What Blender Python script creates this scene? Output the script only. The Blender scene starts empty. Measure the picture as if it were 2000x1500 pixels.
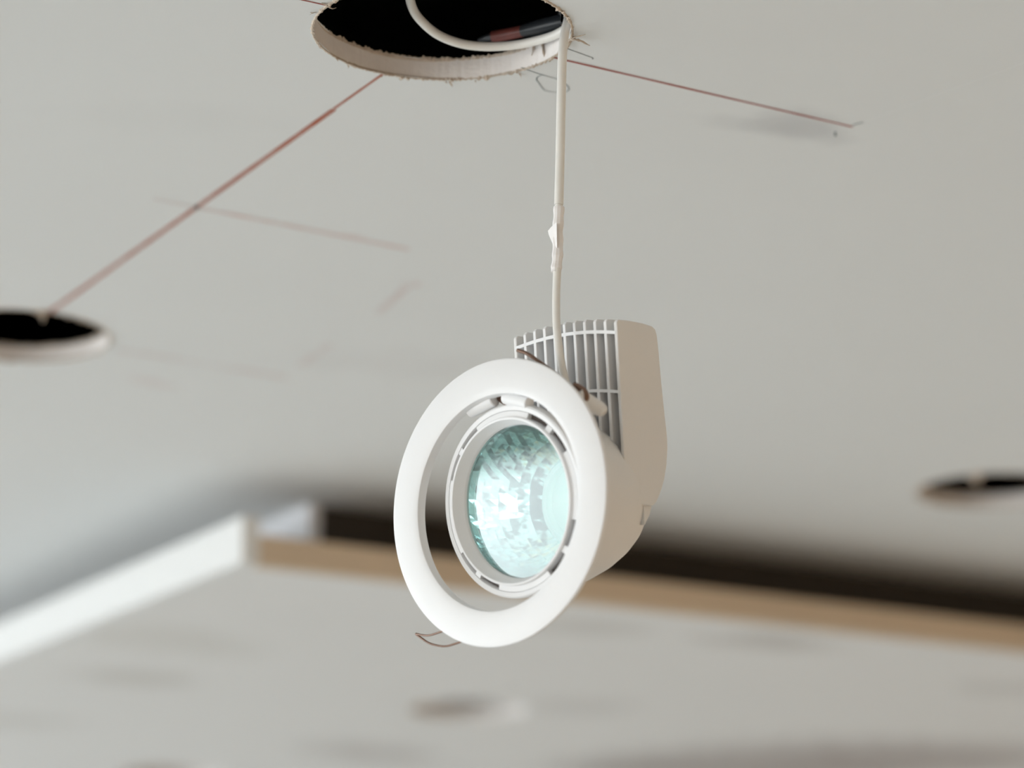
import bpy, bmesh, math, random
from mathutils import Vector, Matrix
from mathutils.geometry import delaunay_2d_cdt

random.seed(7)
scene = bpy.context.scene
COL = scene.collection

# ------------------------------------------------------------------ camera, world, light, exposure
CEIL = 2.60                      # underside of the plasterboard ceiling
CAM = Vector((0, 0, 1.97))
LENS, SENSOR = 100.0, 36.0
FPX = LENS / SENSOR * 2000
PITCH = math.atan(1512 / FPX)
cd = bpy.data.cameras.new('camera')
cd.lens = LENS; cd.sensor_width = SENSOR; cd.sensor_fit = 'HORIZONTAL'
cd.clip_start = 0.05; cd.clip_end = 100
cd.dof.use_dof = True
cd.dof.focus_distance = 1.63
cd.dof.aperture_fstop = 3.8
cam = bpy.data.objects.new('camera', cd); COL.objects.link(cam)
cam.location = CAM
cam.rotation_euler = (math.pi / 2 + PITCH, 0, 0)
scene.camera = cam

world = bpy.data.worlds.new('world'); scene.world = world
world.use_nodes = True
world.node_tree.nodes['Background'].inputs[0].default_value = (0.75, 0.86, 1.0, 1)
world.node_tree.nodes['Background'].inputs[1].default_value = 0.6

XL, XR, YB, YF, ZT = -4.2, 2.6, -3.2, 9.0, 2.98    # room shell
WINS = [(-2.9, -0.5), (0.0, 2.4), (2.9, 5.3), (5.8, 8.2)]
WZ0, WZ1 = 0.5, 2.45
WIN_W = [94, 82, 84, 80]
for (y0, y1), p in zip(WINS, WIN_W):
    ld = bpy.data.lights.new('window_daylight', 'AREA')
    ld.shape = 'RECTANGLE'; ld.size = WZ1 - WZ0; ld.size_y = y1 - y0
    ld.energy = p; ld.color = (0.94, 0.985, 1.0)
    lo = bpy.data.objects.new('window_daylight', ld); COL.objects.link(lo)
    lo.location = (XL - 0.32, (y0 + y1) / 2, (WZ0 + WZ1) / 2)
    lo.rotation_euler = (0, -math.pi / 2, 0)

scene.view_settings.view_transform = 'Standard'
scene.view_settings.look = 'None'
scene.view_settings.gamma = 1
scene.view_settings.use_curve_mapping = False
scene.view_settings.exposure = -0.12
scene.cycles.max_bounces = 6
scene.cycles.diffuse_bounces = 4
scene.cycles.adaptive_threshold = 0.08
scene.cycles.adaptive_min_samples = 16

# ------------------------------------------------------------------ helpers
SP, CP = math.sin(PITCH), math.cos(PITCH)
RIGHT, UP, FWD = Vector((1, 0, 0)), Vector((0, -SP, CP)), Vector((0, CP, SP))

def at(x, y, d):
    """place seen at pixel (x, y) of the photograph, d metres away"""
    return CAM + d * ((x - 1000) / FPX * RIGHT + (750 - y) / FPX * UP + FWD)

def on_height(x, y, z):
    return at(x, y, (z - CAM.z) / ((750 - y) / FPX * CP + SP))

def camvec(a, b, c):
    return (a * RIGHT + b * UP - c * FWD).normalized()

def setmat(o, m):
    if m: o.data.materials.append(m)

def mesh_obj(name, verts, faces, mat=None, parent=None, smooth=False, matrix=None):
    me = bpy.data.meshes.new(name)
    me.from_pydata([tuple(v) for v in verts], [], faces)
    bm = bmesh.new(); bm.from_mesh(me)
    bmesh.ops.recalc_face_normals(bm, faces=bm.faces)
    bm.to_mesh(me); bm.free()
    if smooth:
        me.polygons.foreach_set('use_smooth', [True] * len(me.polygons))
        try: me.set_sharp_from_angle(angle=math.radians(35))
        except Exception: pass
    o = bpy.data.objects.new(name, me); COL.objects.link(o)
    setmat(o, mat)
    if parent: o.parent = parent
    if matrix is not None: o.matrix_local = matrix
    return o

def tag(o, label=None, cat=None, group=None, kind=None):
    if label: o['label'] = label
    if cat: o['category'] = cat
    if group: o['group'] = group
    if kind: o['kind'] = kind
    return o

def empty(name, matrix):
    o = bpy.data.objects.new(name, None); COL.objects.link(o)
    o.empty_display_size = 0.02
    o.matrix_world = matrix
    return o

def lathe(prof, n=96, closed=False, a0=0.0, a1=2 * math.pi):
    """profile [(r, z)] turned about z"""
    full = abs(a1 - a0 - 2 * math.pi) < 1e-6
    m = n if full else n + 1
    V, F = [], []
    for i in range(m):
        a = a0 + (a1 - a0) * i / n
        for r, z in prof: V.append((r * math.cos(a), r * math.sin(a), z))
    k = len(prof)
    for i in range(n):
        j = (i + 1) % m
        for q in range(k if closed else k - 1):
            p = (q + 1) % k
            F.append((i * k + q, i * k + p, j * k + p, j * k + q))
    if closed and not full:
        F.append(tuple(range(k))); F.append(tuple((m - 1) * k + q for q in range(k)))
    return V, F

def catmull(P, per=10):
    P = [Vector(p) for p in P]
    Q = [P[0] * 2 - P[1]] + P + [P[-1] * 2 - P[-2]]
    out = []
    for i in range(1, len(Q) - 2):
        a, b, c, d = Q[i - 1:i + 3]
        for s in range(per):
            t = s / per
            out.append(0.5 * (2 * b + (c - a) * t + (2 * a - 5 * b + 4 * c - d) * t * t + (3 * b - a - 3 * c + d) * t ** 3))
    out.append(P[-1]); return out

def tube(P, rad, n=14, flat=1.0, ref=None):
    """tube along P; rad number or list; flat < 1 squashes it"""
    P = [Vector(p) for p in P]
    R = rad if isinstance(rad, (list, tuple)) else [rad] * len(P)
    V, F = [], []
    t0 = (P[1] - P[0]).normalized()
    u = Vector(ref) if ref else t0.orthogonal()
    for i, p in enumerate(P):
        t = (P[min(i + 1, len(P) - 1)] - P[max(i - 1, 0)]).normalized()
        u = (u - t * u.dot(t)).normalized(); w = t.cross(u)
        for k in range(n):
            a = 2 * math.pi * k / n
            V.append(p + u * (R[i] * math.cos(a)) + w * (R[i] * flat * math.sin(a)))
    for i in range(len(P) - 1):
        for k in range(n):
            F.append((i * n + k, i * n + (k + 1) % n, (i + 1) * n + (k + 1) % n, (i + 1) * n + k))
    F.append(tuple(range(n))); F.append(tuple((len(P) - 1) * n + k for k in range(n)))
    return V, F

def boxmesh(x0, x1, y0, y1, z0, z1):
    V = [(x, y, z) for x in (x0, x1) for y in (y0, y1) for z in (z0, z1)]
    F = [(0, 1, 3, 2), (4, 6, 7, 5), (0, 4, 5, 1), (2, 3, 7, 6), (0, 2, 6, 4), (1, 5, 7, 3)]
    return V, F

def join(parts):
    V, F = [], []
    for v, f in parts:
        o = len(V); V += list(v); F += [tuple(i + o for i in q) for q in f]
    return V, F

def bevel(o, w, seg=2):
    m = o.modifiers.new('bevel', 'BEVEL'); m.width = w; m.segments = seg; m.limit_method = 'ANGLE'
    m.angle_limit = math.radians(40)
    return o

# ------------------------------------------------------------------ materials
def mat(name, col, rough=0.6, metal=0.0, noise=0.0, nscale=20.0, bump=0.0, bscale=200.0, spec=0.5):
    m = bpy.data.materials.new(name); m.use_nodes = True
    nt = m.node_tree; b = nt.nodes['Principled BSDF']
    b.inputs['Base Color'].default_value = (*col, 1); b.inputs['Roughness'].default_value = rough
    b.inputs['Metallic'].default_value = metal; b.inputs['Specular IOR Level'].default_value = spec
    tc = nt.nodes.new('ShaderNodeTexCoord')
    if noise:
        n = nt.nodes.new('ShaderNodeTexNoise'); n.inputs['Scale'].default_value = nscale; n.inputs['Detail'].default_value = 4
        nt.links.new(tc.outputs['Object'], n.inputs['Vector'])
        mx = nt.nodes.new('ShaderNodeMix'); mx.data_type = 'RGBA'
        mx.inputs['A'].default_value = (*[c * (1 - noise) for c in col], 1)
        mx.inputs['B'].default_value = (*[min(1, c * (1 + noise)) for c in col], 1)
        nt.links.new(n.outputs['Fac'], mx.inputs['Factor']); nt.links.new(mx.outputs['Result'], b.inputs['Base Color'])
    if bump:
        n = nt.nodes.new('ShaderNodeTexNoise'); n.inputs['Scale'].default_value = bscale; n.inputs['Detail'].default_value = 3
        nt.links.new(tc.outputs['Object'], n.inputs['Vector'])
        bp = nt.nodes.new('ShaderNodeBump'); bp.inputs['Strength'].default_value = bump; bp.inputs['Distance'].default_value = 0.001
        nt.links.new(n.outputs['Fac'], bp.inputs['Height']); nt.links.new(bp.outputs['Normal'], b.inputs['Normal'])
    return m

PLAINBOARD = mat('primed_board', (0.765, 0.775, 0.765), 0.85, spec=0.25)
class Marks:
    """paint marks (chalk lines, pencil, smudges, soft patches) layered over a base colour by world position"""
    def __init__(s, name, col, rough=0.85, noise=0.02):
        s.m = bpy.data.materials.new(name); s.m.use_nodes = True
        s.nt = s.m.node_tree; s.b = s.nt.nodes['Principled BSDF']
        s.b.inputs['Roughness'].default_value = rough; s.b.inputs['Specular IOR Level'].default_value = 0.25
        g = s.nt.nodes.new('ShaderNodeNewGeometry'); s.pos = g.outputs['Position']
        n = s.nt.nodes.new('ShaderNodeTexNoise'); n.inputs['Scale'].default_value = 3.0; n.inputs['Detail'].default_value = 5
        s.nt.links.new(s.pos, n.inputs['Vector'])
        mx = s.nt.nodes.new('ShaderNodeMix'); mx.data_type = 'RGBA'
        mx.inputs['A'].default_value = (*[c * (1 - noise) for c in col], 1)
        mx.inputs['B'].default_value = (*[c * (1 + noise) for c in col], 1)
        s.nt.links.new(n.outputs['Fac'], mx.inputs['Factor'])
        s.out = mx.outputs['Result']
        n2 = s.nt.nodes.new('ShaderNodeTexNoise'); n2.inputs['Scale'].default_value = 260; n2.inputs['Detail'].default_value = 3
        s.nt.links.new(s.pos, n2.inputs['Vector']); s.grain = n2.outputs['Fac']
        n3 = s.nt.nodes.new('ShaderNodeTexNoise'); n3.inputs['Scale'].default_value = 26; n3.inputs['Detail'].default_value = 4
        s.nt.links.new(s.pos, n3.inputs['Vector']); s.blot = n3.outputs['Fac']
        bp = s.nt.nodes.new('ShaderNodeBump'); bp.inputs['Strength'].default_value = 0.06; bp.inputs['Distance'].default_value = 0.0006
        s.nt.links.new(s.grain, bp.inputs['Height']); s.nt.links.new(bp.outputs['Normal'], s.b.inputs['Normal'])
    def vm(s, op, a, b=None):
        n = s.nt.nodes.new('ShaderNodeVectorMath'); n.operation = op
        for i, v in enumerate((a, b)):
            if v is None: continue
            if isinstance(v, (Vector, tuple)): n.inputs[i].default_value = tuple(v)
            else: s.nt.links.new(v, n.inputs[i])
        return n
    def ma(s, op, a, b=None, clamp=False):
        n = s.nt.nodes.new('ShaderNodeMath'); n.operation = op; n.use_clamp = clamp
        for i, v in enumerate((a, b)):
            if v is None: continue
            if isinstance(v, (int, float)): n.inputs[i].default_value = v
            else: s.nt.links.new(v, n.inputs[i])
        return n.outputs[0]
    def mixin(s, fac, col):
        mx = s.nt.nodes.new('ShaderNodeMix'); mx.data_type = 'RGBA'
        s.nt.links.new(fac, mx.inputs['Factor']); s.nt.links.new(s.out, mx.inputs['A'])
        mx.inputs['B'].default_value = (*col, 1); s.out = mx.outputs['Result']
    def ramp(s, d, w, soft, k):
        n = s.nt.nodes.new('ShaderNodeMapRange'); n.interpolation_type = 'SMOOTHSTEP'
        s.nt.links.new(d, n.inputs['Value'])
        n.inputs['From Min'].default_value = w; n.inputs['From Max'].default_value = w + soft
        n.inputs['To Min'].default_value = k; n.inputs['To Max'].default_value = 0
        return n.outputs[0]
    def blob(s, C, ax, ay, ang, col, k, blotty=0.6):
        """soft patch of colour, half axes ax, ay metres, turned by ang"""
        p = s.vm('SUBTRACT', s.pos, Vector(C)).outputs['Vector']
        u = s.vm('DOT_PRODUCT', p, Vector((math.cos(ang) / ax, math.sin(ang) / ax, 0))).outputs['Value']
        v = s.vm('DOT_PRODUCT', p, Vector((-math.sin(ang) / ay, math.cos(ang) / ay, 0))).outputs['Value']
        d = s.ma('SQRT', s.ma('ADD', s.ma('MULTIPLY', u, u), s.ma('MULTIPLY', v, v)))
        d = s.ma('ADD', d, s.ma('MULTIPLY', s.ma('SUBTRACT', s.blot, 0.5), blotty * 1.5))
        s.mixin(s.ramp(d, 0.25, 0.85, k), col)
    def done(s):
        s.nt.links.new(s.out, s.b.inputs['Base Color']); return s.m

WHITE = mat('white_powder_coat', (0.86, 0.86, 0.86), 0.42, noise=0.012, nscale=60, bump=0.03, bscale=900)
WHITE_FLAT = mat('white_cast_aluminium', (0.82, 0.81, 0.79), 0.5, noise=0.015, nscale=60, bump=0.04, bscale=900)
CABLE = mat('white_cable_sheath', (0.84, 0.82, 0.77), 0.35, noise=0.03, nscale=80)
TAPE = mat('white_insulating_tape', (0.88, 0.85, 0.83), 0.4, noise=0.03, nscale=150)
SPRING = mat('brown_spring_steel', (0.20, 0.12, 0.085), 0.4, 0.55, noise=0.2, nscale=200)
PAPER = mat('torn_board_paper', (0.58, 0.49, 0.40), 0.9, noise=0.3, nscale=300, bump=0.6, bscale=900)
GYPSUM = mat('gypsum_core', (0.86, 0.82, 0.79), 0.9, noise=0.05, nscale=120, bump=0.25, bscale=400)
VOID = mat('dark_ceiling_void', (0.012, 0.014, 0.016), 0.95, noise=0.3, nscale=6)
DARKCABLE = mat('dark_grey_sheath', (0.03, 0.035, 0.04), 0.35, noise=0.2, nscale=200)
REDSLEEVE = mat('red_brown_sleeve', (0.19, 0.055, 0.045), 0.4, noise=0.25, nscale=150)
ZINC = mat('galvanised_profile', (0.42, 0.44, 0.46), 0.5, 0.4, noise=0.1, nscale=60)
TIMBER = mat('bare_timber_edge', (0.62, 0.49, 0.35), 0.7, noise=0.12, nscale=9)
TRIMWHITE = mat('white_edge_board', (0.74, 0.74, 0.725), 0.6, noise=0.015, nscale=10)
UPSTAND = mat('grey_upstand_board', (0.86, 0.87, 0.90), 0.8, noise=0.02, nscale=12)
SHADEBOARD = mat('shaded_upstand_board', (0.045, 0.036, 0.028), 0.8, noise=0.25, nscale=10)  # right face of the upstand, with the gap's shade put into its colour
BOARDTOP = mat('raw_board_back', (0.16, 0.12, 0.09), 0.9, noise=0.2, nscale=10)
CONCRETE = mat('pale_screed_floor', (0.58, 0.60, 0.60), 0.8, noise=0.08, nscale=3)
WARMWALL = mat('warm_clay_plaster', (0.86, 0.63, 0.43), 0.9, noise=0.05, nscale=4)
PALEWALL = mat('pale_plaster', (0.70, 0.69, 0.67), 0.9, noise=0.05, nscale=4)
FRAME = mat('window_frame_grey', (0.35, 0.36, 0.37), 0.5, noise=0.05)

def glassy(name, tint, gloss):
    m = bpy.data.materials.new(name); m.use_nodes = True; nt = m.node_tree
    nt.nodes.remove(nt.nodes['Principled BSDF']); out = nt.nodes['Material Output']
    tr = nt.nodes.new('ShaderNodeBsdfTransparent'); tr.inputs[0].default_value = (*tint, 1)
    gl = nt.nodes.new('ShaderNodeBsdfGlossy'); gl.inputs['Roughness'].default_value = 0.03
    fr = nt.nodes.new('ShaderNodeFresnel'); fr.inputs[0].default_value = gloss
    mx = nt.nodes.new('ShaderNodeMixShader')
    nt.links.new(fr.outputs[0], mx.inputs[0]); nt.links.new(tr.outputs[0], mx.inputs[1]); nt.links.new(gl.outputs[0], mx.inputs[2])
    nt.links.new(mx.outputs[0], out.inputs[0]); return m
LENSGLASS = glassy('lens_glass', (0.93, 0.985, 0.98), 1.35)

MIRROR = mat('faceted_reflector', (0.80, 0.94, 0.935), 0.07, 0.90)

def emit(name, col, k):
    m = bpy.data.materials.new(name); m.use_nodes = True; b = m.node_tree.nodes['Principled BSDF']
    b.inputs['Base Color'].default_value = (*col, 1)
    b.inputs['Emission Color'].default_value = (*col, 1); b.inputs['Emission Strength'].default_value = k; return m
GLOW = emit('glowing_burner', (1.0, 0.93, 0.80), 6)

# ------------------------------------------------------------------ room shell
def struct(name, vf, m, label=None, **k):
    return tag(mesh_obj(name, vf[0], vf[1], m, **k), label, kind='structure')

struct('floor', boxmesh(XL - .3, XR + .2, YB - .2, YF + .2, -0.1, 0), CONCRETE, 'pale grey screed floor of the unfinished room')
struct('wall_right', boxmesh(XR, XR + .2, YB - .2, YF + .2, 0, ZT), WARMWALL, 'warm clay plastered wall on the right')
struct('wall_back', boxmesh(XL - .3, XR, YB - .2, YB, 0, ZT), WARMWALL, 'warm clay plastered wall behind the viewer')
struct('wall_front', boxmesh(XL - .3, XR, YF, YF + .2, 0, ZT), PALEWALL, 'pale plastered wall at the far end')
wl = [boxmesh(XL - .3, XL, YB, YF, 0, WZ0), boxmesh(XL - .3, XL, YB, YF, WZ1, ZT)]
ys = [YB] + [v for w in WINS for v in w] + [YF]
for i in range(0, len(ys), 2): wl.append(boxmesh(XL - .3, XL, ys[i], ys[i + 1], WZ0, WZ1))
struct('wall_left', join(wl), PALEWALL, 'pale plastered window wall on the left')
for i, (y0, y1) in enumerate(WINS):
    f = [boxmesh(XL - .2, XL - .14, y0, y0 + .05, WZ0, WZ1), boxmesh(XL - .2, XL - .14, y1 - .05, y1, WZ0, WZ1),
         boxmesh(XL - .2, XL - .14, y0 + .05, y1 - .05, WZ0, WZ0 + .05), boxmesh(XL - .2, XL - .14, y0 + .05, y1 - .05, WZ1 - .05, WZ1),
         boxmesh(XL - .2, XL - .14, (y0 + y1) / 2 - .025, (y0 + y1) / 2 + .025, WZ0 + .05, WZ1 - .05)]
    w = struct('window_%d' % (i + 1), join(f), FRAME, 'tall grey framed window in the left wall')
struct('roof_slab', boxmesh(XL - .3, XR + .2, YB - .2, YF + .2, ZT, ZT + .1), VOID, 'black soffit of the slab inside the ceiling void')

# ------------------------------------------------------------------ plasterboard ceiling with cut holes
HR = 0.0752
TB = 0.0125                                       # board thickness
holes = [on_height(864, 62, CEIL), on_height(29, 656, CEIL), on_height(1941, 958, CEIL)]
RZ = CAM.z + 0.54                                  # underside of the lowered ceiling
D1 = Vector((0.862, 0.507, 0)).normalized(); D2 = Vector((-D1.y, D1.x, 0))
corner = on_height(490, 1108, RZ)
rholes = [on_height(915, 1387, RZ), on_height(338, 1512, RZ)]

def holed_slab(outline, hs, z0, z1, n=200, inner=None):
    """polygon slab with round, slightly ragged holes; returns slab and hole wall meshes"""
    pts = [Vector((p[0], p[1])) for p in outline]; loops = [list(range(len(pts)))]
    for h in hs:
        ph = [random.uniform(0, 6.28) for _ in range(4)]
        base = len(pts)
        for i in range(n):
            a = 2 * math.pi * i / n
            r = HR + 0.0006 * math.sin(3 * a + ph[0]) + 0.0004 * math.sin(7 * a + ph[1]) + random.uniform(-.00012, .00012)
            pts.append(Vector((h.x + r * math.cos(a), h.y + r * math.sin(a))))
        loops.append(list(range(base, base + n)))
    edges = []
    if inner:                                       # outline of the marked area
        b0 = len(pts); pts += [Vector(p) for p in inner]; m = len(inner)
        edges = [(b0 + i, b0 + (i + 1) % m) for i in range(m)]
    ov, oe, of, _, _, _ = delaunay_2d_cdt(pts, edges, loops, 1, 1e-7)
    keep = []
    for f in of:
        c = sum((ov[i] for i in f), Vector((0, 0))) / len(f)
        if all((Vector((h.x, h.y)) - c).length > HR * 0.985 for h in hs): keep.append(tuple(f))
    N = len(ov)
    V = [(v.x, v.y, z0) for v in ov] + [(v.x, v.y, z1) for v in ov]
    F = keep + [tuple(i + N for i in reversed(f)) for f in keep]
    lp = loops[0]
    F += [(lp[i], lp[(i + 1) % len(lp)], lp[(i + 1) % len(lp)] + N, lp[i] + N) for i in range(len(lp))]
    walls = []
    for L in loops[1:]:
        rows = 5; WV, WF = [], []
        for q in range(rows):
            for i in L:
                v = pts[i]; t = q / (rows - 1)
                WV.append((v.x, v.y, z0 + (z1 - z0) * t))
        k = len(L)
        for q in range(rows - 1):
            for i in range(k): WF.append((q * k + i, q * k + (i + 1) % k, (q + 1) * k + (i + 1) % k, (q + 1) * k + i))
        walls.append((WV, WF))
    return (V, F), walls

C = lambda x, y: on_height(x, y, CEIL)
mk = Marks('ceiling_board_paint', (0.765, 0.775, 0.765))
FAINT = (0.60, 0.33, 0.29)
mk.blob(C(803, 556), 0.010, 0.007, 0, FAINT, 0.45, 0.5)
mk.blob(C(690, 462), 0.012, 0.006, 0.5, FAINT, 0.25, 0.5)
mk.blob(C(290, 745), 0.03, 0.012, 0.9, FAINT, 0.15, 0.8)
mk.blob(C(1560, 248), 0.048, 0.030, 0.75, (0.40, 0.40, 0.41), 0.40, 0.7)
mk.blob(C(1450, 240), 0.05, 0.02, 0.3, (0.50, 0.50, 0.50), 0.22, 0.9)
mk.blob(C(330, 230), 0.10, 0.035, 0.1, (0.66, 0.66, 0.65), 0.12, 0.9)
mk.blob(C(870, 720), 0.16, 0.06, 0.3, (0.62, 0.60, 0.59), 0.2, 0.9)
CEILPAINT = mk.done()

MZ = (-0.85, 0.85, 1.25, 3.9)
slab, walls = holed_slab([(XL, YB), (XR, YB), (XR, YF), (XL, YF)], holes, CEIL, CEIL + TB, inner=[(MZ[0], MZ[2]), (MZ[1], MZ[2]), (MZ[1], MZ[3]), (MZ[0], MZ[3])])
ceiling = struct('ceiling', slab, PLAINBOARD, 'grey primed plasterboard ceiling with round cut holes and red chalk lines')

def zone(o, m, pts):
    """give the faces inside the zone pts = (x0, x1, y0, y1) the marked board material"""
    o.data.materials.append(m)
    for p in o.data.polygons:
        c = p.center
        if pts[0] < c.x < pts[1] and pts[2] < c.y < pts[3]: p.material_index = 1

def ragged_lip(c, z, sgn, n=420, amp=1.0):
    """torn paper edge round a hole at height z; sgn -1 hangs below, +1 stands above"""
    V, F = [], []
    w = 0.0
    for i in range(n):
        a = 2 * math.pi * i / n
        w = 0.6 * w + random.uniform(-1, 1)
        s = abs(w)
        out = 0.0008 + 0.0009 * random.random() * s * amp
        dep = (0.0005 + 0.0014 * s * random.random()) * amp
        inn = 0.0004 + 0.0008 * random.random() * s * amp
        ca, sa = math.cos(a), math.sin(a)
        for r, dz in ((HR + out, -0.00005), (HR + out * .3, dep), (HR - inn, dep * .9), (HR - inn * .7, -0.0006), (HR + 0.0004, -0.0012)):
            V.append((c.x + r * ca, c.y + r * sa, z + sgn * dz))
    for i in range(n):
        j = (i + 1) % n
        for q in range(4): F.append((i * 5 + q, i * 5 + q + 1, j * 5 + q + 1, j * 5 + q))
    return V, F

zone(ceiling, CEILPAINT, MZ)

# chalk lines, pencil and scratches: flat marks lying on the board
def chalk(name, col, k, grain, soft=False):
    m = bpy.data.materials.new(name); m.use_nodes = True; nt = m.node_tree
    b = nt.nodes['Principled BSDF']; b.inputs['Roughness'].default_value = 0.95
    b.inputs['Specular IOR Level'].default_value = 0.1
    g = nt.nodes.new('ShaderNodeNewGeometry')
    n = nt.nodes.new('ShaderNodeTexNoise'); n.inputs['Scale'].default_value = 30; n.inputs['Detail'].default_value = 2
    nt.links.new(g.outputs['Position'], n.inputs['Vector'])
    mr = nt.nodes.new('ShaderNodeMapRange'); nt.links.new(n.outputs['Fac'], mr.inputs['Value'])
    mr.inputs['From Min'].default_value = 0.3; mr.inputs['From Max'].default_value = 0.65
    mr.inputs['To Min'].default_value = k * (1 - grain); mr.inputs['To Max'].default_value = k
    mx = nt.nodes.new('ShaderNodeMix'); mx.data_type = 'RGBA'
    mx.inputs['A'].default_value = (0.765, 0.775, 0.765, 1); mx.inputs['B'].default_value = (*col, 1)
    nt.links.new(mr.outputs[0], mx.inputs['Factor']); nt.links.new(mx.outputs['Result'], b.inputs['Base Color']); return m
RED1 = chalk('red_chalk_sharp', (0.30, 0.05, 0.035), 1.0, 0.12)
RED0 = chalk('red_chalk_dust', (0.60, 0.30, 0.25), 0.6, 0.5)
RED2 = chalk('red_chalk_wide', (0.44, 0.155, 0.10), 1.0, 0.3)
FAINT1 = chalk('faint_red_chalk', (0.62, 0.40, 0.36), 0.62, 0.6)
FAINT2 = chalk('fainter_red_chalk', (0.62, 0.46, 0.43), 0.45, 0.8)
PENCIL = chalk('pencil', (0.14, 0.18, 0.18), 1.0, 0.3)
BLACKPEN = chalk('black_pen', (0.03, 0.04, 0.04), 0.9, 0.1)
SCRATCH = chalk('pale_scratch', (0.84, 0.845, 0.835), 1.0, 0.0)
SCUFF = chalk('grey_scuff', (0.68, 0.67, 0.66), 0.2, 0.8)
def mark(name, pts, w, m, dz=0.00015):
    """flat strip w wide through world points on the ceiling"""
    V, F = [], []
    for i, p in enumerate(pts):
        t = (pts[min(i + 1, len(pts) - 1)] - pts[max(i - 1, 0)]).normalized()
        n = Vector((-t.y, t.x, 0)) * w / 2; d = Vector((0, 0, -dz))
        V += [p - n + d, p + n + d]
    for i in range(len(pts) - 1): F.append((2 * i, 2 * i + 1, 2 * i + 3, 2 * i + 2))
    return mesh_obj(name, V, F, m, ceiling)
def line(a, b, n=2): return [C(*a).lerp(C(*b), i / (n - 1)) for i in range(n)]
d0 = (C(1105, 118) - C(590, 0)).normalized(); e0 = HR + .0005
mark('chalk_line', [holes[0] + d0 * e0, C(1665, 247.5)], .0017, RED1)
mark('chalk_dust', [holes[0] + d0 * e0, C(1665, 247.5)], .0030, RED0, .0001)
mark('chalk_line', [C(520, -16), holes[0] - d0 * e0], .0014, RED1)
d1 = (C(100, 605) - C(742, 152)).normalized()
sp_ = holes[0] + d1 * (C(655, 213) - holes[0]).length
mark('chalk_line', [holes[0] + d1 * e0, sp_], .0023, RED2)
mark('chalk_line', [sp_ + d1 * .001 + Vector((.0006, 0, 0)), holes[1] - d1 * e0 + Vector((.0006, 0, 0))], .0042, RED2)
mark('chalk_line', line((385, 405), (800, 487)), .0060, FAINT1)
mark('chalk_line', line((300, 388), (385, 405)), .0050, FAINT2)
mark('chalk_line', line((228, 682), (560, 737)), .0085, FAINT2)
mark('chalk_line', line((585, 715), (645, 672)), .0080, FAINT2)
mark('chalk_line', line((738, 612), (808, 548)), .0070, FAINT2)
PL = [(1018, 131), (1050, 143), (1090, 155), (1106, 165), (1111, 172), (1109, 177), (1100, 180), (1085, 179.5), (1066, 177), (1059, 171), (1051, 160), (1048, 155), (1050, 150), (1056, 147), (1063, 146)]
mark('pencil_mark', catmull([C(*q) for q in PL], 4), .0007, PENCIL)
mark('pencil_mark', [C(1109, 95), C(1157, 112.5), C(1158.5, 113.5), C(1157, 115.5)], .0006, BLACKPEN)
mark('pencil_mark', line((1665, 244), (1686, 238)), .0013, PENCIL)
mark('pencil_mark', line((1631, 257), (1632, 266)), .0014, PENCIL)
mark('scratch', line((1690, 237), (2060, 100)), .0004, SCRATCH)

def shred(pts, r0, parent, z=None, flat=0.45):
    P = [on_height(x, y, h) for x, y, h in pts]
    for i, p in enumerate(P):                       # those inside the hole hang clear of its wall
        d = Vector((holes[0].x - p.x, holes[0].y - p.y, 0))
        if pts[i][2] > CEIL + .001 and d.length > HR - .003: P[i] = p + d.normalized() * (d.length - HR + .0015)
    P = catmull(P, 5)
    n = len(P)
    R = [max(0.00018, r0 * (1 - 0.75 * i / (n - 1)) * random.uniform(0.65, 1.25)) for i in range(n)]
    V, F = tube(P, R, 6, flat)
    return mesh_obj('paper_shred', V, F, PAPER, parent)

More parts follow.
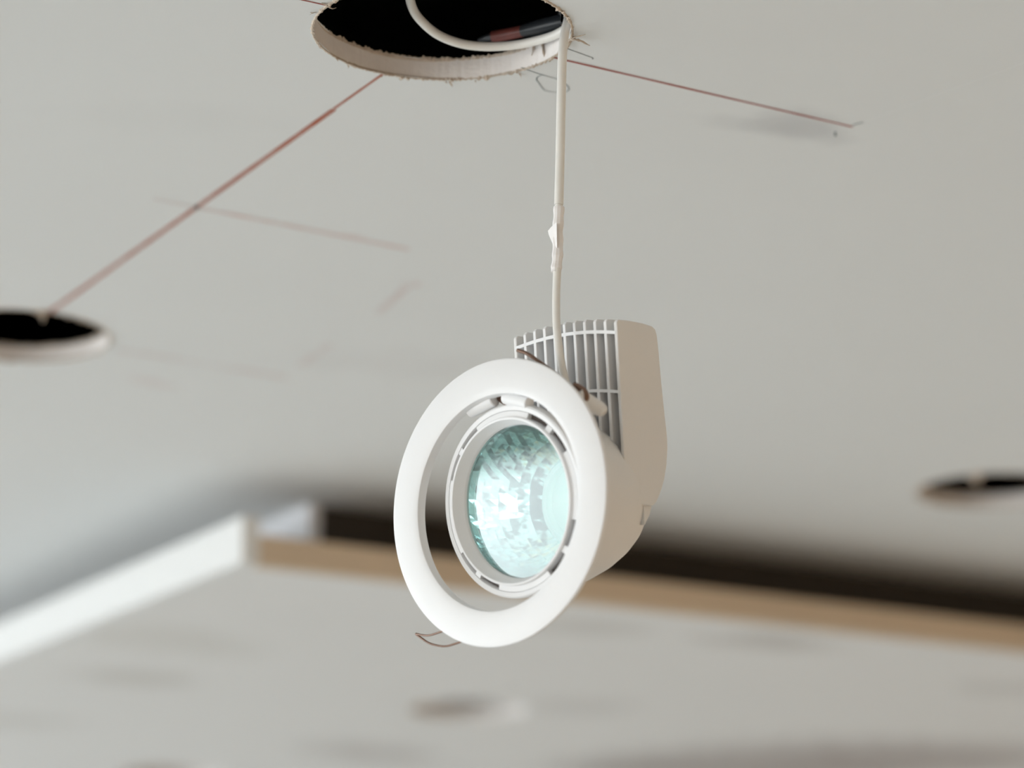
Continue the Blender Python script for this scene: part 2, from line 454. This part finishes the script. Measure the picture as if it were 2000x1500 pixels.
for h, w in zip(holes, walls):
    o = mesh_obj('hole_rim', w[0], w[1], GYPSUM, ceiling)
    mesh_obj('torn_paper_edge', *ragged_lip(h, CEIL, -1), PAPER, ceiling)
    mesh_obj('torn_paper_edge', *ragged_lip(h, CEIL + TB, 1, amp=1.3), PAPER, ceiling)
c0 = CEIL
for pts, r in [
    ([(634, 8, c0), (643, 14, c0 - .001), (650, 17, c0 - .001), (657, 15, c0 - .0005)], .0011),
    ([(628, 6, c0), (640, 9, c0 - .001), (647, 3, c0 - .001)], .0009),
    ([(618, 24, c0), (610, 26, c0 - .001), (605, 29, c0 - .002)], .0005),
    ([(612, 26, c0), (606, 24, c0 - .002)], .0004),
    ([(1112, 77, c0), (1122, 77, c0 - .002), (1135, 80, c0 - .003), (1146, 86, c0 - .003), (1152, 89, c0 - .004)], .0014),
    ([(1114, 76, c0), (1126, 72, c0 - .002), (1138, 69, c0 - .003), (1144, 67, c0 - .003)], .0011),
    ([(1115, 80, c0), (1111, 88, c0 - .001), (1107, 97, c0 - .002)], .0015),
    ([(1098, 22, c0), (1102, 24, c0 - .0015), (1103, 21, c0 - .002)], .0008),
    ([(1108, 33, c0), (1113, 36, c0 - .002), (1114, 44, c0 - .002)], .0008),
    ([(878, 158, c0), (880, 163, c0 - .001), (884, 169, c0 - .001)], .0010),
    ([(870, 158, c0), (873, 163, c0 - .001)], .0009),
    ([(679, 126, c0), (681, 130, c0 - .001), (680, 134, c0 - .001)], .0008),
    ([(656, 112, c0), (659, 116, c0 - .001), (660, 119, c0 - .001)], .0010),
    ([(928, 157, c0), (930, 161, c0 - .001)], .0008),
    ([(1013, 143, c0), (1017, 147, c0 - .001), (1018, 153, c0 - .001)], .0008),
    ([(780, 153, c0), (783, 157, c0 - .001)], .0008),
    ([(742, 148, c0), (747, 151, c0 - .0008)], .0008),
    ([(1062, 84, c0 + .012), (1066, 92, c0 + .009), (1063, 105, c0 + .004), (1067, 122, c0)], .0016),
    ([(1050, 92, c0 + .012), (1045, 100, c0 + .009), (1047, 112, c0 + .006)], .0010),
    ([(1030, 100, c0 + .013), (1040, 94, c0 + .013), (1053, 88, c0 + .012)], .0014),
    ([(1066, 84, c0 + .0125), (1056, 86, c0 + .0125), (1050, 90, c0 + .012)], .0016),
    ([(84, 606, c0), (86, 614, c0 - .002), (84, 627, c0 - .004)], .0055),
    ([(1908, 924, c0), (1910, 934, c0 - .003), (1909, 946, c0 - .006)], .0095),
]: shred(pts, r, ceiling)

# ------------------------------------------------------------------ lowered ceiling with its edge boards and upstand
def along(c, a, b): return c + D1 * a + D2 * b
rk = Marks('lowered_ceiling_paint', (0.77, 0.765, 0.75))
Rr = lambda x, y: on_height(x, y, RZ)
FILL = (0.48, 0.45, 0.40)
rk.blob(Rr(270, 1325), 0.10, 0.07, 0.5, FILL, 0.45, 0.7)
rk.blob(Rr(330, 1250), 0.16, 0.10, 1.0, (0.58, 0.56, 0.51), 0.35, 0.7)
rk.blob(Rr(30, 1408), 0.12, 0.08, 0.4, FILL, 0.3, 0.6)
rk.blob(Rr(720, 1470), 0.16, 0.10, 0.9, (0.46, 0.43, 0.41), 0.55, 0.5)
rk.blob(Rr(1130, 1380), 0.10, 0.09, 0.2, (0.52, 0.50, 0.48), 0.4, 0.6)
rk.blob(Rr(1510, 1255), 0.12, 0.06, 0.5, (0.50, 0.47, 0.44), 0.6, 0.7)
rk.blob(Rr(1160, 1225), 0.10, 0.06, 0.5, (0.55, 0.53, 0.50), 0.5, 0.7)
rk.blob(Rr(1960, 1345), 0.10, 0.06, 0.5, (0.56, 0.55, 0.53), 0.5, 0.7)
rk.blob(Rr(1530, 1500), 0.33, 0.34, 0.0, (0.36, 0.32, 0.30), 0.75, 0.5)  # broad darker brown area towards the lower right
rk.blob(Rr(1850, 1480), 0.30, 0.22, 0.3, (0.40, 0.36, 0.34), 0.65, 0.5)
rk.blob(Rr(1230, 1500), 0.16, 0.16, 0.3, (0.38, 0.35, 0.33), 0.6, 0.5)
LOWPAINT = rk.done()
A, B, TR = 2.9, 4.2, 0.019                          # raft extents and board build-up
out = [along(corner, 0, 0), along(corner, A, 0), along(corner, A, B), along(corner, 0, B)]
rs, rw = holed_slab([(p.x, p.y) for p in out], rholes, RZ, RZ + TR, 96)
low = struct('ceiling_lowered', rs, LOWPAINT, 'lowered grey plasterboard ceiling area behind the lamp with smudged filler and broad darker brown patches')
for h, w in zip(rholes, rw): mesh_obj('hole_rim', w[0], w[1], GYPSUM, low)

def slab_dir(a0, a1, b0, b1, z0, z1):
    P = [along(corner, a, b) for a in (a0, a1) for b in (b0, b1)]
    V = [(p.x, p.y, z) for p in P for z in (z0, z1)]
    return V, boxmesh(0, 1, 0, 1, 0, 1)[1]
tW = 0.018
bevel(struct('trim_1', slab_dir(-tW, 0, -tW, B, RZ, RZ + .045), TRIMWHITE, 'bright white edge board of the lowered ceiling'), .001)
bevel(struct('trim_2', slab_dir(0.0005, A, -tW, 0, RZ, RZ + .0285), TIMBER, 'bare brown timber edge board of the lowered ceiling'), .001)
uc = on_height(605, 985, CEIL) - corner
ua, ub = uc.dot(D1), uc.dot(D2)
struct('trim_3', slab_dir(ua, ua + .0125, ub, B, RZ + TR, CEIL), UPSTAND, 'pale grey upstand board between the two ceiling levels')
struct('trim_4', slab_dir(ua + .013, A, ub, ub + .02, RZ + TR, CEIL), SHADEBOARD, 'recessed upstand face, shade put in its colour, in the gap above the timber edge')
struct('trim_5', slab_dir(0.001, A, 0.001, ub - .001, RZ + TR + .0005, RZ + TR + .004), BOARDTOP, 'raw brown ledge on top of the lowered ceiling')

# ------------------------------------------------------------------ inside the ceiling void
prof = slab_dir(0, 1, 0, 1, 0, 1)
p0 = on_height(1108, 12, CEIL + .05)
zp = mesh_obj('metal_stud', *join([boxmesh(0, .045, -.3, .3, 0, .0015), boxmesh(0, .0015, -.3, .3, 0, .04), boxmesh(.0435, .045, -.3, .3, 0, .04)]), ZINC)
zp.location = (p0.x - .005, p0.y, CEIL + .02)
tag(zp, 'grey metal ceiling stud glimpsed through the right of the nearest hole', 'stud')
dk = empty('dark_cable', Matrix.Translation(on_height(1000, 60, CEIL + .03)))
inv = dk.matrix_world.inverted()
def worldmesh(name, vf, m, parent, smooth=True):
    V = [(parent.parent or parent).matrix_world.inverted() @ Vector(v) for v in vf[0]]
    return mesh_obj(name, V, vf[1], m, parent, smooth)
zc = CEIL + .022
P = catmull([on_height(1020, 61, zc), on_height(1050, 54, zc), on_height(1085, 46, zc), on_height(1135, 36, zc), on_height(1200, 20, zc)], 8)
worldmesh('sheath', tube(P, [.0036 + .0012 * min(1, i / 10) for i in range(len(P))], 14), DARKCABLE, dk)
P = catmull([on_height(962, 72, zc), on_height(985, 68, zc), on_height(1021, 61, zc)], 6)
worldmesh('sleeve', tube(P, .0036, 14), REDSLEEVE, dk)
P = catmull([on_height(935, 79, zc), on_height(948, 75, zc), on_height(963, 72, zc)], 6)
worldmesh('tip', tube(P, [.0012 + .0012 * i / 12 for i in range(len(P))], 10), DARKCABLE, dk)
tag(dk, 'dark grey cable with red-brown sleeve lying inside the nearest ceiling hole', 'cable')

# ------------------------------------------------------------------ white mains cable
pc = empty('power_cable', Matrix.Translation(on_height(1104, 52, CEIL)))
LOOP = [(770, -120, .05), (783, -70, .042), (796, -22, .032), (806, 16, .024), (824, 42, .018), (856, 68, .013), (900, 85, .010), (950, 91, .009), (1005, 88, .009), (1050, 79, .009), (1082, 69, .009), (1106, 56, .010)]
P = catmull([on_height(x, y, CEIL + z) for x, y, z in LOOP], 10)
worldmesh('cable_loop', tube(P, .00275, 18), CABLE, pc)
DROP = [(1112, 30, 1.668), (1107, 48, 1.655), (1101.5, 75, 1.646), (1098, 120, 1.640), (1096, 200, 1.634), (1094, 300, 1.627), (1091.5, 400, 1.620)]
P = catmull([at(*q) for q in DROP], 10)
worldmesh('cable_drop', tube(P, .00265, 18), CABLE, pc)
TAIL = [(1091.5, 400, 1.620), (1089.5, 470, 1.616), (1088, 530, 1.611), (1086.5, 580, 1.606), (1087, 630, 1.600), (1091, 672, 1.594), (1097, 712, 1.590), (1106, 750, 1.588), (1120, 800, 1.588)]
P = catmull([at(*q) for q in TAIL], 10)
worldmesh('lamp_lead', tube(P, .00225, 18), CABLE, pc)
SLV = [(1092, 404, 1.6195), (1091, 425, 1.618), (1089.5, 450, 1.6168), (1089.5, 475, 1.615), (1089, 500, 1.613), (1087, 520, 1.612), (1086, 532, 1.611)]
P = catmull([at(*q) for q in SLV], 4)
sl = worldmesh('tape_sleeve', tube(P, [.00305 + .00022 * math.sin(i * 1.3) for i in range(len(P))], 10, .8, ref=RIGHT), TAPE, pc, smooth=False)
fl = [(1087, 434, 1.611), (1080, 440, 1.615), (1075, 445, 1.618), (1070, 451, 1.6205), (1072, 459, 1.6195), (1080, 478, 1.615), (1088, 484, 1.611)]
F3 = [at(*q) for q in fl]; off = FWD * 0.0005
worldmesh('tape_flag', ([p for p in F3] + [p + off for p in F3], [tuple(range(7)), tuple(range(13, 6, -1))] + [(i, (i + 1) % 7, (i + 1) % 7 + 7, i + 7) for i in range(7)]), TAPE, sl, smooth=False)
tag(pc, 'thin white cable looping out of the nearest ceiling hole and holding the lamp', 'cable')

# ------------------------------------------------------------------ downlight
def basis(x, y, z, o):
    m = Matrix((x, y, z)).transposed().to_4x4(); m.translation = o; return m
nr = camvec(-0.677, 0.139, 0.723)
xr = Vector((0, 0, 1)).cross(nr).normalized(); yr = nr.cross(xr)
RC = at(968, 980, 1.56)
RM = basis(xr, yr, nr, RC)
lamp = empty('downlight', RM)
tag(lamp, 'white adjustable downlight with finned back hanging on its cable', 'lamp')

ncn = camvec(-0.705, 0.03, 0.708)
t0 = UP.cross(ncn).normalized(); u0 = ncn.cross(t0)
ROLL = math.radians(6)
tc_ = t0 * math.cos(ROLL) + u0 * math.sin(ROLL); uc_ = u0 * math.cos(ROLL) - t0 * math.sin(ROLL)
CM = basis(tc_, uc_, ncn, at(998, 979, 1.5685))
CL = RM.inverted() @ CM                            # can frame inside the lamp

# flange ring with inner collar
RO, RI = 0.0799, 0.0600
prof = [(RO - .0012, -.0034), (RO - .0002, -.0028), (RO, -.0016), (RO - .0004, -.0005), (RO - .0016, 0), (.0640, .0003), (RI + .0012, 0), (RI + .0003, -.0004),
        (RI, -.0012), (RI - .0001, -.0060), (RI + .0004, -.0064), (RI + .0016, -.0064), (RI + .002, -.0034)]
ring = mesh_obj('flange_ring', *lathe(prof, 160, True), WHITE, lamp, True)

# lamp can (housing)
can = [(.0520, -.0045), (.0537, -.0052), (.0537, -.0075), (.0522, -.0085), (.0512, -.015), (.0500, -.030), (.0470, -.045), (.0425, -.058), (.0372, -.069), (.0325, -.0765), (.0300, -.0795), (.0265, -.0815), (.0001, -.082)]
housing = mesh_obj('housing', *lathe(can, 96), WHITE_FLAT, lamp, True, CL)
# front rim: outer lip, slotted groove, raised inner band
lip = [(.0496, -.0022), (.0503, -.0006), (.0526, -.0004), (.0535, -.0012), (.0538, -.0030), (.0537, -.0062), (.0522, -.0062), (.0496, -.0055)]
rim = mesh_obj('front_rim', *lathe(lip, 128, True), WHITE, housing, True)
band = [(.0467, -.0040), (.0467, .0010), (.0462, .0016), (.0452, .0014), (.0447, .0004), (.0428, -.0050), (.0424, -.0056), (.0424, -.0100), (.0440, -.0100)]
mesh_obj('rim_band', *lathe(band, 128, True), WHITE, housing, True)
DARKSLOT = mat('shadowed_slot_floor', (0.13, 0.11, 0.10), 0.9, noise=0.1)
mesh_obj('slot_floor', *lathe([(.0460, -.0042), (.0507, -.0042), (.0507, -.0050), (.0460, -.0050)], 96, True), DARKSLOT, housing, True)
# webs closing the groove between the slots
slots = []
for c in (50, 141, 233, 323): slots += [(c - 21, c - 2.5), (c + 2.5, c + 21)]
slots.sort()
for i, (s0, s1) in enumerate(slots):
    n0 = slots[(i + 1) % len(slots)][0]
    if n0 < s1: n0 += 360
    V, F = lathe([(.0461, -.0040), (.0461, -.0002), (.0499, -.0008), (.0499, -.0040)], max(2, int((n0 - s1) / 3)), True, math.radians(s1), math.radians(n0))
    mesh_obj('rim_web', V, F, WHITE, housing, True)

# reflector of small mirror facets
NA, rows = 64, [(.0423, -.0085), (.0419, -.0130), (.0411, -.0180), (.0400, -.0232), (.0386, -.0286), (.0367, -.0342), (.0342, -.0398), (.0308, -.0455), (.0254, -.0515)]
V, F = [], []
for q, (r, z) in enumerate(rows):
    for i in range(NA):
        a = 2 * math.pi * i / NA
        j = 0 if q in (0,) else 0.00026
        rr = r + random.uniform(-j, j)
        V.append((rr * math.cos(a), rr * math.sin(a), z + random.uniform(-j, j)))
for q in range(len(rows) - 1):
    for i in range(NA): F.append((q * NA + i, q * NA + (i + 1) % NA, (q + 1) * NA + (i + 1) % NA, (q + 1) * NA + i))
refl = mesh_obj('reflector', V, F, MIRROR, housing)
MATTEGLASS = mat('pale_green_ring', (0.43, 0.57, 0.55), 0.3, noise=0.03)
mesh_obj('throat_ring', *lathe([(.0258, -.0512), (.0246, -.0500), (.0222, -.0504), (.0206, -.0520), (.0200, -.0548), (.0258, -.0548)], 64, True), MATTEGLASS, refl, True)
mesh_obj('burner_seat', *lathe([(.0202, -.0535), (.0155, -.0562), (.0088, -.0584), (.0062, -.0607), (.0001, -.0609)], 48), MATTEGLASS, refl, True)
mesh_obj('burner', *lathe([(.0001, -.0525), (.0018, -.0528), (.0027, -.0539), (.0030, -.0565), (.0034, -.0600), (.0001, -.0608)], 32), GLOW, refl, True)
mesh_obj('lens', *lathe([(.0001, -.0072), (.0424, -.0072), (.0424, -.0080), (.0001, -.0080)], 64), LENSGLASS, housing)

# heat sink: back body, end panels, fins and cross ribs
ZF, ZBK, HW = -.0500, -.0840, .0395
TOP = lambda x: .1020 - 2.2 * x * x
hs_v = []
NX = 24
body = []
xs = [-HW + 2 * HW * i / NX for i in range(NX + 1)]
V, F = [], []
for x in xs:
    tp = TOP(x) - .004
    for z, y in ((-.0775, .004), (-.0775, tp), (-.0825, tp), (-.0836, tp - .010), (-.0846, .060), (-.0862, .034), (-.0850, .020), (-.0815, .008), (-.0780, .001)):
        V.append((x, y, z))
k = 9
for i in range(NX):
    for q in range(k): F.append((i * k + q, i * k + (q + 1) % k, (i + 1) * k + (q + 1) % k, (i + 1) * k + q))
F += [tuple(range(k)), tuple(NX * k + q for q in range(k))]
hs = mesh_obj('heat_sink', V, F, WHITE_FLAT, lamp, False, CL)

def plate(x, th, outline):
    n = len(outline)
    V = [(x - th / 2, y, z) for z, y in outline] + [(x + th / 2, y, z) for z, y in outline]
    F = [tuple(range(n)), tuple(range(2 * n - 1, n - 1, -1))] + [(i, (i + 1) % n, (i + 1) % n + n, i + n) for i in range(n)]
    return V, F
NF = 11
for i in range(NF):
    x = -HW + 2 * HW * i / (NF - 1)
    tp = TOP(x)
    if i in (0, NF - 1):
        s = [(ZF, -.004), (ZF, tp - .0015), (ZF - .0015, tp), (-.060, tp - .0002), (-.072, tp - .0012), (-.0795, tp - .0026), (-.0818, tp - .0042), (-.0830, tp - .0072), (-.0838, tp - .016),
             (-.0846, .064), (-.0858, .046), (-.0868, .034), (-.0866, .027), (-.0851, .018), (-.0822, .009), (-.0785, .002), (-.0745, -.0035), (-.0715, -.0055)]
        o = mesh_obj('end_panel', *plate(x, .0024, s), WHITE_FLAT, hs)
        bevel(o, .0005)
    else:
        yb = max(.015, math.sqrt(max(0, .043 ** 2 - x * x)) - .004)
        s = [(ZF, yb), (ZF, tp - .0015), (ZF - .0015, tp), (-.060, tp - .0002), (-.0770, tp - .0016), (-.0770, yb)]
        o = mesh_obj('fin', *plate(x, .0022, s), WHITE, hs)
        bevel(o, .0004)
def rib(drop, z0, z1, th):
    V, F = [], []
    for x in xs:
        y = TOP(x) - drop
        V += [(x, y - th / 2, z0), (x, y + th / 2, z0), (x, y + th / 2, z1), (x, y - th / 2, z1)]
    for i in range(NX):
        for q in range(4): F.append((i * 4 + q, i * 4 + (q + 1) % 4, (i + 1) * 4 + (q + 1) % 4, (i + 1) * 4 + q))
    F += [(0, 1, 2, 3), tuple(NX * 4 + q for q in range(4))]
    return V, F
mesh_obj('cross_rib', *rib(.0073, ZF + .0002, -.074, .0019), WHITE, hs)
mesh_obj('cross_rib', *rib(.0405, ZF + .0002, -.058, .0017), WHITE, hs)
mesh_obj('foot_block', [(x, y, z) for x in (.022, .0385) for y, z in ((-.003, -.0660), (-.003, -.0735), (-.010, -.0708), (-.016, -.0660))], [(0, 1, 2, 3), (7, 6, 5, 4), (0, 1, 5, 4), (1, 2, 6, 5), (2, 3, 7, 6), (3, 0, 4, 7)], WHITE_FLAT, hs)

# hinge barrels between flange ring and can
def ringpt(x, y, back):
    """point seen at (x, y) on the plane lying 'back' metres behind the flange ring"""
    o = RC - nr * back
    d = ((x - 1000) / FPX * RIGHT + (750 - y) / FPX * UP + FWD)
    return CAM + d * ((o - CAM).dot(nr) / d.dot(nr))
def lampmesh(name, vf, m, parent=None, smooth=True):
    p = parent or lamp
    V = [RM.inverted() @ Vector(v) for v in vf[0]]
    return mesh_obj(name, V, vf[1], m, p, smooth)
def barrel(a, b, r):
    a, b = Vector(a), Vector(b); d = (b - a).normalized()
    return tube([a, a + d * r * .12, b - d * r * .12, b], [r * .9, r, r, r * .9], 24)
lampmesh('hinge_barrel', barrel(ringpt(918, 803, .0085), ringpt(966, 780, .0085), .0041), WHITE)
lampmesh('hinge_barrel', barrel(ringpt(987, 776, .0085), ringpt(1034, 788, .0085), .0038), WHITE)
lampmesh('hinge_spring', tube(catmull([ringpt(968, 768, .012), ringpt(975, 778, .012), ringpt(986, 786, .012), ringpt(1000, 792, .012)], 5), .0016, 8), SPRING)

# spring clips on the back of the flange
def blade(P, w, th, side):
    """flat spring strip along P, w wide along side"""
    V, F = [], []
    side = Vector(side)
    for i, p in enumerate(P):
        t = (P[min(i + 1, len(P) - 1)] - P[max(i - 1, 0)]).normalized()
        nn = t.cross(side).normalized()
        V += [p - side * w / 2 - nn * th / 2, p + side * w / 2 - nn * th / 2, p + side * w / 2 + nn * th / 2, p - side * w / 2 + nn * th / 2]
    for i in range(len(P) - 1):
        for q in range(4): F.append((i * 4 + q, i * 4 + (q + 1) % 4, (i + 1) * 4 + (q + 1) % 4, (i + 1) * 4 + q))
    F += [(0, 1, 2, 3), tuple((len(P) - 1) * 4 + q for q in range(4))]
    return V, F
P = catmull([ringpt(1011, 684, .010), ringpt(1030, 691, .010), ringpt(1052, 706, .009), ringpt(1080, 726, .0085), ringpt(1108, 748, .0085), ringpt(1128, 766, .0085)], 6)
cl = lampmesh('spring_clip', tube(P, .0011, 8), SPRING)
P = catmull([ringpt(1122, 752, .008), ringpt(1132, 757, .008), ringpt(1141, 764, .0085), ringpt(1145, 774, .009), ringpt(1143, 782, .009)], 6)
lampmesh('coil', tube(P, .0017, 10), SPRING, cl)
P = catmull([ringpt(878, 1228, .006), ringpt(858, 1235, .007), ringpt(838, 1241, .009), ringpt(822, 1240, .011), ringpt(812, 1238, .012), ringpt(824, 1247, .012), ringpt(838, 1256, .011), ringpt(855, 1261, .009), ringpt(872, 1262, .008), ringpt(890, 1257, .007), ringpt(912, 1249, .006)], 5)
lampmesh('spring_clip', tube(P, .00062, 8), SPRING)
P = catmull([ringpt(1008, 1238, .007), ringpt(1018, 1243, .008), ringpt(1024, 1245, .009)], 4)
lampmesh('spring_clip', tube(P, .0008, 8), SPRING)
# rounded lug on the flange back
P = [ringpt(1128, 772, .006), ringpt(1142, 782, .010), ringpt(1158, 791, .014), ringpt(1172, 799, .017), ringpt(1180, 803, .0185), ringpt(1184, 805, .019)]
P = catmull(P, 4)
lampmesh('mounting_lug', tube(P, [.0046 * math.sqrt(max(.012, 1 - (i / 20.0) ** 2.6)) for i in range(len(P))], 16, .6, ref=UP), WHITE_FLAT)
